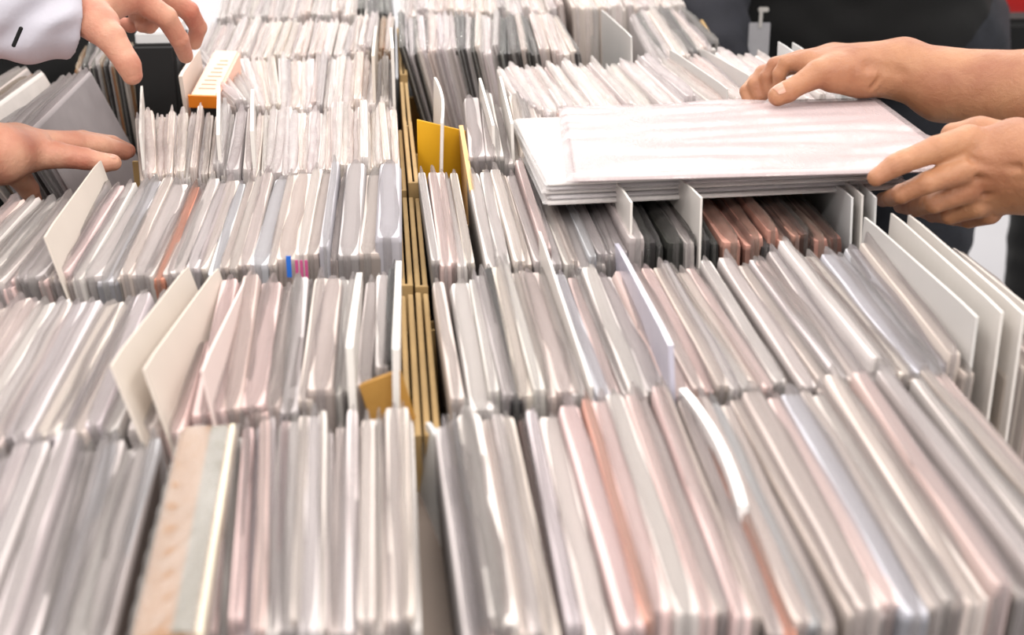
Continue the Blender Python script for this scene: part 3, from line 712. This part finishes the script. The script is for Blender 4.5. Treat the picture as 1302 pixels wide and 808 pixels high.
# ---- person at the right holding the stack
pr_ = empty('person', (.98, 1.30, 0)); tag(pr_, 'person with bare forearms reaching in from the right, holding the LP stack', 'person')
fg = figure_chains(.98, 1.30, (-1, -.05), 1.70, [])
wristA = P(1480, 150, 1.22); wristB = P(1520, 240, .99)
A_fore = W((1120, 90, 1.345, 30), (1150, 88, 1.34, 37), (1200, 108, 1.33, 46), (1310, 118, 1.30, 53)) + [tuple(P(1470, 130, 1.26)) + (.040,)]
palmA = [A_fore, W((1140, 87, 1.345, 33), (1090, 88, 1.345, 31), (1030, 82, 1.345, 17)), W((1120, 84, 1.36, 26), (1060, 76, 1.365, 20), (1018, 78, 1.37, 14)), W((1110, 84, 1.375, 22), (1050, 78, 1.385, 18), (1010, 82, 1.39, 13)),
         W((1095, 98, 1.335, 24), (1060, 95, 1.33, 23))]
digA = [W((1066, 92, 1.33, 23), (1040, 94, 1.325, 18), (1012, 110, 1.32, 13), (1002, 116, 1.318, 14), (989, 122, 1.317, 13)),
        W((1026, 78, 1.345, 14), (1000, 80, 1.348, 10), (991, 94, 1.352, 8.8), (990, 112, 1.36, 8)),
        W((1018, 77, 1.365, 13), (986, 83, 1.367, 10.5), (976, 98, 1.37, 9.6), (978, 116, 1.372, 9)),
        W((1012, 80, 1.385, 12.5), (970, 93, 1.383, 10), (960, 107, 1.38, 9.6), (966, 124, 1.378, 9)),
        W((1006, 84, 1.40, 11), (960, 103, 1.397, 8.8), (949, 116, 1.39, 8.5), (952, 130, 1.385, 7.5))]
carveA = [W((1108, 80, 1.3105, 12), (1126, 86, 1.3085, 14), (1142, 93, 1.3075, 12)), W((1130, 104, 1.3165, 2.2), (1165, 111, 1.3065, 2.2)), W((1118, 100, 1.3195, 1.6), (1108, 112, 1.323, 1.6)), W((1126, 106, 1.318, 1.4), (1118, 117, 1.326, 1.4))]
lo, hi = bounds([A_fore[:4]] + palmA[1:] + digA, .006)
pA = sdf_mesh(hand_fn(palmA, digA, carveA), lo, hi, .0015)
HS = .94
B_fore = W((1345, 212, 1.08, 52), (1400, 214, 1.06, 47), (1470, 222, 1.02, 52)) + [tuple(P(1600, 260, .93)) + (.038,)]
palmB = [B_fore[:3], W((1400, 205, 1.07, 38), (1290, 186, 1.10, 34), (1222, 188, 1.105, 20)), W((1400, 210, 1.06, 40), (1300, 205, 1.09, 36), (1228, 214, 1.10, 20)), W((1400, 215, 1.065, 40), (1300, 225, 1.10, 37), (1236, 238, 1.11, 20)),
         W((1400, 222, 1.07, 36), (1310, 238, 1.11, 33), (1248, 258, 1.12, 18)), W((1330, 190, 1.12, 30), (1245, 172, 1.14, 22), (1212, 172, 1.15, 16))]
digB = [W((1232, 180, 1.10, 22), (1190, 190, 1.09, 17), (1148, 206, 1.085, 14.5), (1137, 211, 1.085, 14.0), (1114, 226, 1.085, 11.5)),
        W((1224, 216, 1.095, 19), (1178, 233, 1.09, 14), (1146, 247, 1.10, 12.5), (1133, 252, 1.14, 10.5), (1122, 254, 1.165, 9.5)),
        W((1232, 240, 1.105, 19), (1188, 258, 1.11, 13.5), (1165, 264, 1.15, 11.5), (1145, 262, 1.18, 9.5)),
        W((1242, 260, 1.115, 18), (1208, 273, 1.13, 12.5), (1186, 272, 1.165, 10.5), (1168, 266, 1.19, 9)),
        W((1258, 270, 1.125, 16), (1232, 279, 1.15, 11), (1212, 277, 1.18, 9.5), (1196, 270, 1.2, 8.5))]
carveB = [W((1296, 213, 1.0690, 3.2), (1262, 213, 1.0765, 3.6), (1234, 202, 1.0870, 3.0)), W((1296, 232, 1.0690, 3.2), (1268, 236, 1.0775, 3.8), (1242, 226, 1.0895, 3.0)), W((1298, 250, 1.0735, 3.0), (1274, 256, 1.084, 3.4), (1252, 248, 1.0975, 2.8)),
          W((1148, 198, 1.0660, 1.0), (1150, 212, 1.0660, 1.0)), W((1154, 197, 1.0660, .9), (1157, 211, 1.0660, .9))]
lo, hi = bounds(palmB + digB, .006)
pB = sdf_mesh(hand_fn(palmB, digB, carveB), lo, hi, .0015)
def arm_to(sh, end_chain, elbow):
    e0 = end_chain[-1]; return [e0, tuple(elbow) + (.044,), sh]
elA = P(1700, 120, 1.20); elA[2] -= .03
armA = [A_fore[-1], tuple(elA) + (.042,), fg['sh'][-1]]; armB = [B_fore[-1], tuple(P(1830, 320, .93)) + (.042,), fg['sh'][1]]
armA = [A_fore[-2], A_fore[-1], tuple(elA) + (.042,), fg['sh'][-1] if abs(fg['sh'][-1][1] - elA[1]) < abs(fg['sh'][1][1] - elA[1]) else fg['sh'][1]]
armB = [B_fore[-2], B_fore[-1], tuple(P(1800, 300, .93)) + (.042,), fg['sh'][1] if armA[-1] is fg['sh'][-1] else fg['sh'][-1]]
bodyE = add_body('body', [pA, pB, coarse(fg['torso'] + fg['neck'] + fg['head'] + [armA[1:], armB[1:]], .009)], SK_R, pr_)
M_DKSH = mat('charcoal shirt', (.13, .13, .14), .85, .2, 50, .2, 300); M_JEANS = mat('dark blue denim', (.115, .125, .155), .85, .3, 120, .3, 500)
M_BLKSH = mat('black jersey', (.035, .035, .038), .9, .25, 40, .2, 300); M_NAVY = mat('navy cloth', (.085, .09, .13), .85, .2, 50, .2, 300)
M_HAIR = mat('dark hair', (.07, .055, .05), .5, .3, 200); M_SHOE = mat('dark shoe', (.08, .08, .08), .5)
def lerp4(a, b, t): return tuple(np.array(a) * (1 - t) + np.array(b) * t)
def dress(e, fg, sleeves, shirt, trous, slen=.012):
    add_body('shirt', [coarse(fg['torso'] + sleeves, .011, disp=.0022, grow=.013)], shirt, e)
    add_body('trousers', [coarse(fg['legs'] + [[fg['q'](0, .08, .98, .115), fg['q'](0, -.08, .98, .115)]], .012, disp=.002, grow=.014)], trous, e)
    add_body('hair', [coarse(fg['hair'], .01)], M_HAIR, e); add_body('shoes', [coarse(fg['feet'], .01, k=.01)], M_SHOE, e)
dress(pr_, fg, [[armA[-1], lerp4(armA[-1], armA[2], .8)], [armB[-1], lerp4(armB[-1], armB[2], .8)]], M_DKSH, M_JEANS)
tv = P(990, 123, 1.316) - P(1012, 110, 1.32)
nv_ = -FW * .72 + UP * .69; nc = P(991, 121.3, 1.2985) + nv_ * .0103; nail(nc, tv, nv_, .0125, .0145, pr_, .0098)

HS = 1.0
# ---- person at the left flicking through records
pl_ = empty('person', (-.84, 1.45, 0)); tag(pl_, 'person in a white shirt at the left, one hand pinching, one laid flat on records', 'person')
fl2 = figure_chains(-.84, 1.45, (1, -.25), 1.74, [])
palmC = [W((40, 0, 1.19, 34), (85, 4, 1.20, 36), (125, 0, 1.22, 32), (172, -6, 1.25, 20)), W((85, -6, 1.22, 33), (150, -16, 1.26, 26), (200, -14, 1.29, 17)), W((85, -4, 1.24, 30), (150, -8, 1.30, 24), (188, -2, 1.33, 15)),
         W((100, 10, 1.20, 30), (128, 30, 1.185, 24))]
digC = [W((112, 20, 1.19, 27), (141, 48, 1.175, 19), (160, 77, 1.175, 15.6), (164, 84, 1.177, 15.2), (168, 95, 1.18, 13.2)),
        W((172, -4, 1.25, 18), (211, 22, 1.262, 14), (228, 50, 1.28, 11.8), (236, 71, 1.30, 9.8)),
        W((200, -12, 1.29, 16), (240, 14, 1.31, 12.5), (252, 35, 1.33, 11), (247, 54, 1.34, 9.5)),
        W((188, -2, 1.33, 15), (200, 22, 1.355, 10.5), (190, 33, 1.36, 9.5), (180, 33, 1.36, 8.5)),
        W((172, 4, 1.34, 13), (174, 24, 1.37, 9.5), (166, 33, 1.375, 8.5), (158, 30, 1.375, 8))]
carveC = [W((176, 40, 1.145, 1), (177, 41, 1.145, 1))]
lo, hi = bounds(palmC + digC, .006); pC = sdf_mesh(hand_fn(palmC, digC), lo, hi, .0015)
palmD = [W((-70, 197, 1.13, 40), (0, 196, 1.17, 38), (40, 190, 1.20, 27)), W((-60, 188, 1.16, 32), (20, 182, 1.21, 24), (62, 182, 1.235, 16)), W((-60, 190, 1.17, 30), (20, 184, 1.235, 20), (64, 182, 1.26, 14))]
digD = [W((42, 196, 1.195, 22), (72, 197, 1.20, 17), (108, 202, 1.208, 13.8), (132, 207, 1.213, 12), (144, 207, 1.217, 10.5)),
        W((52, 184, 1.21, 19), (95, 182, 1.232, 15.5), (130, 186, 1.248, 13.5), (158, 193, 1.262, 11)),
        W((60, 182, 1.24, 16), (105, 179, 1.262, 13), (142, 184, 1.28, 11.5), (163, 192, 1.29, 9.5)),
        W((64, 182, 1.265, 14), (105, 181, 1.29, 11.5), (135, 187, 1.305, 10), (152, 194, 1.31, 9)),
        W((-10, 205, 1.19, 24), (22, 222, 1.215, 16), (36, 240, 1.235, 13), (42, 254, 1.25, 11))]
lo, hi = bounds(palmD + digD, .006); pD = sdf_mesh(hand_fn(palmD, digD), lo, hi, .0015)
shs = sorted(fl2['sh'].values(), key=lambda c: c[1])
armD = [palmD[0][0], tuple(P(-330, 190, 1.15)) + (.04,), shs[0]]; armC = [palmC[0][0], tuple(P(-230, -60, 1.25)) + (.042,), shs[1]]
add_body('body', [pC, pD, coarse(fl2['torso'] + fl2['neck'] + fl2['head'] + [armC, armD], .009)], SK_L, pl_)
M_WSH = mat('white shirt cotton', (.74, .73, .77), .75, .04, 30, .15, 300)
dress(pl_, fl2, [[armC[-1], armC[1], tuple(P(-60, 5, 1.17)) + (.040,)], [armD[-1], armD[1], tuple(P(-200, 192, 1.14)) + (.033,)]], M_WSH, M_BLKSH)
def shirt_fn(ch):
    def fn(X):
        d = sd_chain(X, ch, .02)
        d = d + .0040 * np.sin(X[..., 0] * 95 - X[..., 2] * 70 + 2 * np.sin(X[..., 2] * 60)) * np.cos(X[..., 1] * 40 + X[..., 0] * 35) + .0018 * (np.sin(X[..., 0] * 60 + 4 * np.sin(X[..., 2] * 50)) * np.sin(X[..., 2] * 75 + X[..., 0] * 40))
        return np.abs(d) - .0028
    return fn
slv = [W((-150, -15, 1.17, 74), (-40, 10, 1.17, 66), (30, 14, 1.18, 52), (78, 16, 1.19, 47)), W((40, 25, 1.19, 34), (84, 32, 1.20, 30))]
lo, hi = bounds(slv, .006); cutp = P(92, 10, 1.19); cutn = (P(140, 16, 1.22) - P(60, 10, 1.19)); cutn /= np.linalg.norm(cutn)
def fn(X, f0=shirt_fn(slv)):
    d = f0(X); return np.maximum(d, (X - cutp) @ cutn)
cuff = sdf_mesh(fn, lo, hi, .0022)
add_body('shirt_cuff', [cuff], M_WSH, pl_)
tvd = P(144, 207, 1.217) - P(128, 206, 1.213); nv_ = -FW * .55 + UP * .83; nail(P(142, 207.2, 1.2163) + nv_ * .0082, tvd, nv_, .0095, .0100, pl_, .0076)

# ---- bystanders beyond the table's right end
pb_ = empty('person', (.76, 2.42, 0)); tag(pb_, 'person in black top and dark jeans with badge, standing behind the forearm', 'person')
fb = figure_chains(.76, 2.42, (-.35, -1), 1.78, []); fbl = figure_chains(.85, 2.40, (-.35, -1), 1.78, [])
shb = sorted(fb['sh'].values(), key=lambda c: c[0])
def hang(sh, x, y, z, r=.04): return [sh, (sh[0] + x * .4, sh[1] + .03, 1.15, .048), (x + sh[0], y + sh[1], z, r)]
ar1 = [shb[0], tuple(P(880, -95, 2.35)) + (.05,), tuple(P(895, -10, 2.22)) + (.045,), tuple(P(905, 70, 2.15)) + (.038,)]
ar2 = [shb[1], (shb[1][0] - .01, shb[1][1] + .12, 1.16, .048), (shb[1][0] - .14, shb[1][1] + .24, .98, .036)]
def simple_hand(end, d):
    d = np.array(d) / np.linalg.norm(d); e = np.array(end[:3]); s = np.cross(d, (0, 1, 0)); s /= np.linalg.norm(s); palm = [[tuple(e) + (.026,), tuple(e + d * .08) + (.024,)]]
    fs = [[tuple(e + d * .07 + s * o) + (.011,), tuple(e + d * (.07 + l * .55) + s * o * 1.1) + (.009,), tuple(e + d * (.07 + l) + s * o * 1.1 + np.array([0, -.012, 0])) + (.007,)] for o, l in ((-.028, .065), (-.009, .08), (.010, .075), (.028, .06))]
    th = [[tuple(e + d * .02 + s * .03) + (.014,), tuple(e + d * .06 + s * .055) + (.010,), tuple(e + d * .09 + s * .06) + (.008,)]]
    return palm + fs + th
h1 = simple_hand(ar1[-1], (0.1, -.1, -1)); h2 = simple_hand(ar2[-1], (-.6, .2, -.6))
def hmesh(ch):
    lo, hi = bounds(ch, .01); return sdf_mesh(lambda X: sd_chain(X, ch, .006), lo, hi, .003)
add_body('body', [coarse(fb['torso'] + fb['neck'] + fb['head'] + [ar1, ar2], .012), hmesh(h1), hmesh(h2)], SK_R, pb_)
hem = [[fb['q'](0, .12, .96, .13), fb['q'](0, -.12, .96, .13)], [fb['q'](.02, .12, 1.1, .13), fb['q'](.02, -.12, 1.1, .13)]]
add_body('shirt', [coarse(fb['torso'] + hem + [ar2[:3]], .012, disp=.003, grow=.02)], M_BLKSH, pb_)
add_body('jacket_sleeve', [coarse([ar1], .010, disp=.003, grow=.022)], M_NAVY, pb_)
add_body('trousers', [coarse(fbl['legs'] + [[fb['q'](0, .09, .98, .12), fb['q'](0, -.09, .98, .12)]], .012, disp=.003, grow=.022)], M_JEANS, pb_)
add_body('hair', [coarse(fb['hair'], .012)], M_HAIR, pb_); add_body('shoes', [coarse(fbl['feet'], .012, k=.01)], M_SHOE, pb_)
ph_ = empty('person', (-.56, 2.06, 0)); tag(ph_, 'person in black clothes standing behind the white shirt sleeve at the left', 'person')
fh = figure_chains(-.56, 2.06, (.3, -1), 1.75, [])
shh = sorted(fh['sh'].values(), key=lambda c: c[0])
b1 = [shh[0], (shh[0][0] - .06, shh[0][1], 1.15, .046), (shh[0][0] - .08, shh[0][1] + .08, .92, .034)]; b2 = [shh[1], (shh[1][0] + .05, shh[1][1] + .02, 1.16, .046), (shh[1][0] + .0, shh[1][1] + .15, .95, .034)]
add_body('body', [coarse(fh['torso'] + fh['neck'] + fh['head'] + [b1, b2], .012), hmesh(simple_hand(b1[-1], (0, .1, -1))), hmesh(simple_hand(b2[-1], (-.1, .2, -1)))], SK_L, ph_)
add_body('shirt', [coarse(fh['torso'] + [[fh['q'](0, .11, .95, .12), fh['q'](0, -.11, .95, .12)], b1, b2[:2]], .012, disp=.003, grow=.02)], M_BLKSH, ph_)
add_body('trousers', [coarse(fh['legs'] + [[fh['q'](0, .08, .95, .11), fh['q'](0, -.08, .95, .11)]], .012, disp=.003, grow=.02)], M_BLKSH, ph_)
add_body('hair', [coarse(fh['hair'], .012)], M_HAIR, ph_); add_body('shoes', [coarse(fh['feet'], .012, k=.01)], M_SHOE, ph_)
# badge hanging at the waist
bd = P(965, 55, 2.12); e = empty('name_badge', bd); e.rotation_euler = (0, 0, -YAW)
tag(e, 'grey badge card hanging from a metal clip against the black top', 'badge')
M_BADGE = mat('grey badge card', (.60, .60, .62), .35, .06, 60); M_METAL = mat('clip metal', (.80, .79, .77), .28, Metallic=1.0)
s = 2.12 / F
link('badge_card', bevel(mesh('badge_card', *boxvf(-14 * s, 13 * s, -.001, .001, -24 * s, 26 * s)), .0008, 2), M_BADGE, e)
link('strap', bevel(mesh('strap', *boxvf(-2.2 * s, 2.2 * s, -.003, -.001, 20 * s, 42 * s)), .0006, 2), M_METAL, e)
link('clip', bevel(mesh('clip', *boxvf(-4 * s, 9 * s, -.006, 0, 40 * s, 46 * s)), .0012, 2), M_METAL, e)

pg_ = empty('person', (1.60, 2.97, 0)); tag(pg_, 'person in a red shirt and black trousers at the top right corner', 'person')
fg2 = figure_chains(1.60, 2.97, (-.6, -1), 1.84, [])
shg = sorted(fg2['sh'].values(), key=lambda c: c[0])
a1 = [shg[0], (shg[0][0] - .08, shg[0][1] - .05, .99, .052), (shg[0][0] + .08, shg[0][1] - .22, 1.0, .034)]; a2 = [shg[1], (shg[1][0] + .05, shg[1][1], 1.16, .046), (shg[1][0] + .05, shg[1][1] - .1, .95, .034)]
add_body('body', [coarse(fg2['torso'] + fg2['neck'] + fg2['head'] + [a1, a2], .012), hmesh(simple_hand(a1[-1], (.5, -.6, .2))), hmesh(simple_hand(a2[-1], (0, -.2, -1)))], SK_R, pg_)
add_body('shirt', [coarse(fg2['torso'] + [[fg2['q'](0, .12, .9, .12), fg2['q'](0, -.12, .9, .12)], [fg2['q'](.02, .12, 1.1, .12), fg2['q'](.02, -.12, 1.1, .12)]] + [a1, a2[:2]], .012, disp=.004, grow=.045)], mat('red shirt', (.85, .12, .10), .75, .08, 30), pg_)
add_body('trousers', [coarse(fg2['legs'] + [[fg2['q'](0, .08, .85, .11), fg2['q'](0, -.08, .85, .11)]], .012, disp=.003, grow=.02)], M_BLKSH, pg_)
add_body('hair', [coarse(fg2['hair'], .012)], M_HAIR, pg_); add_body('shoes', [coarse(fg2['feet'], .012, k=.01)], M_SHOE, pg_)
# slit of the sleeve placket
o = link('placket_slit', bevel(mesh('placket_slit', *boxvf(-.0016, .0016, -.0012, .0012, -.009, .009)), .0008, 1), M_BLKSH, pl_)
o.location = Vector(P(22, 47, 1.132)) - Vector(pl_.location); o.rotation_euler = (0, .5, 0)
# bag hanging in front of the red shirt
bg = empty('shoulder_bag', P(1268, 75, 2.62)); tag(bg, 'black shoulder bag hanging below the red shirt at the top right', 'bag')
me = bevel(mesh('bag_body', *boxvf(-.10, .14, -.05, .05, -.22, .078)), .02, 3); link('bag_body', me, M_BLKSH, bg)
link('flap', bevel(mesh('flap', *boxvf(-.102, .142, -.062, .03, -.05, .082)), .012, 3), M_BLKSH, bg)
V, Fc_ = joinvf([prism((-.09 + .02 * i, .0), (-.07 + .02 * i, .0), .01, .06 + .055 * i, .09 + .055 * i) for i in range(0)] + [boxvf(-.085, -.05, -.02, .0, .06, .46)])
link('strap', mesh('strap', V, Fc_), M_BLKSH, bg)
print('objects', len(S.objects))
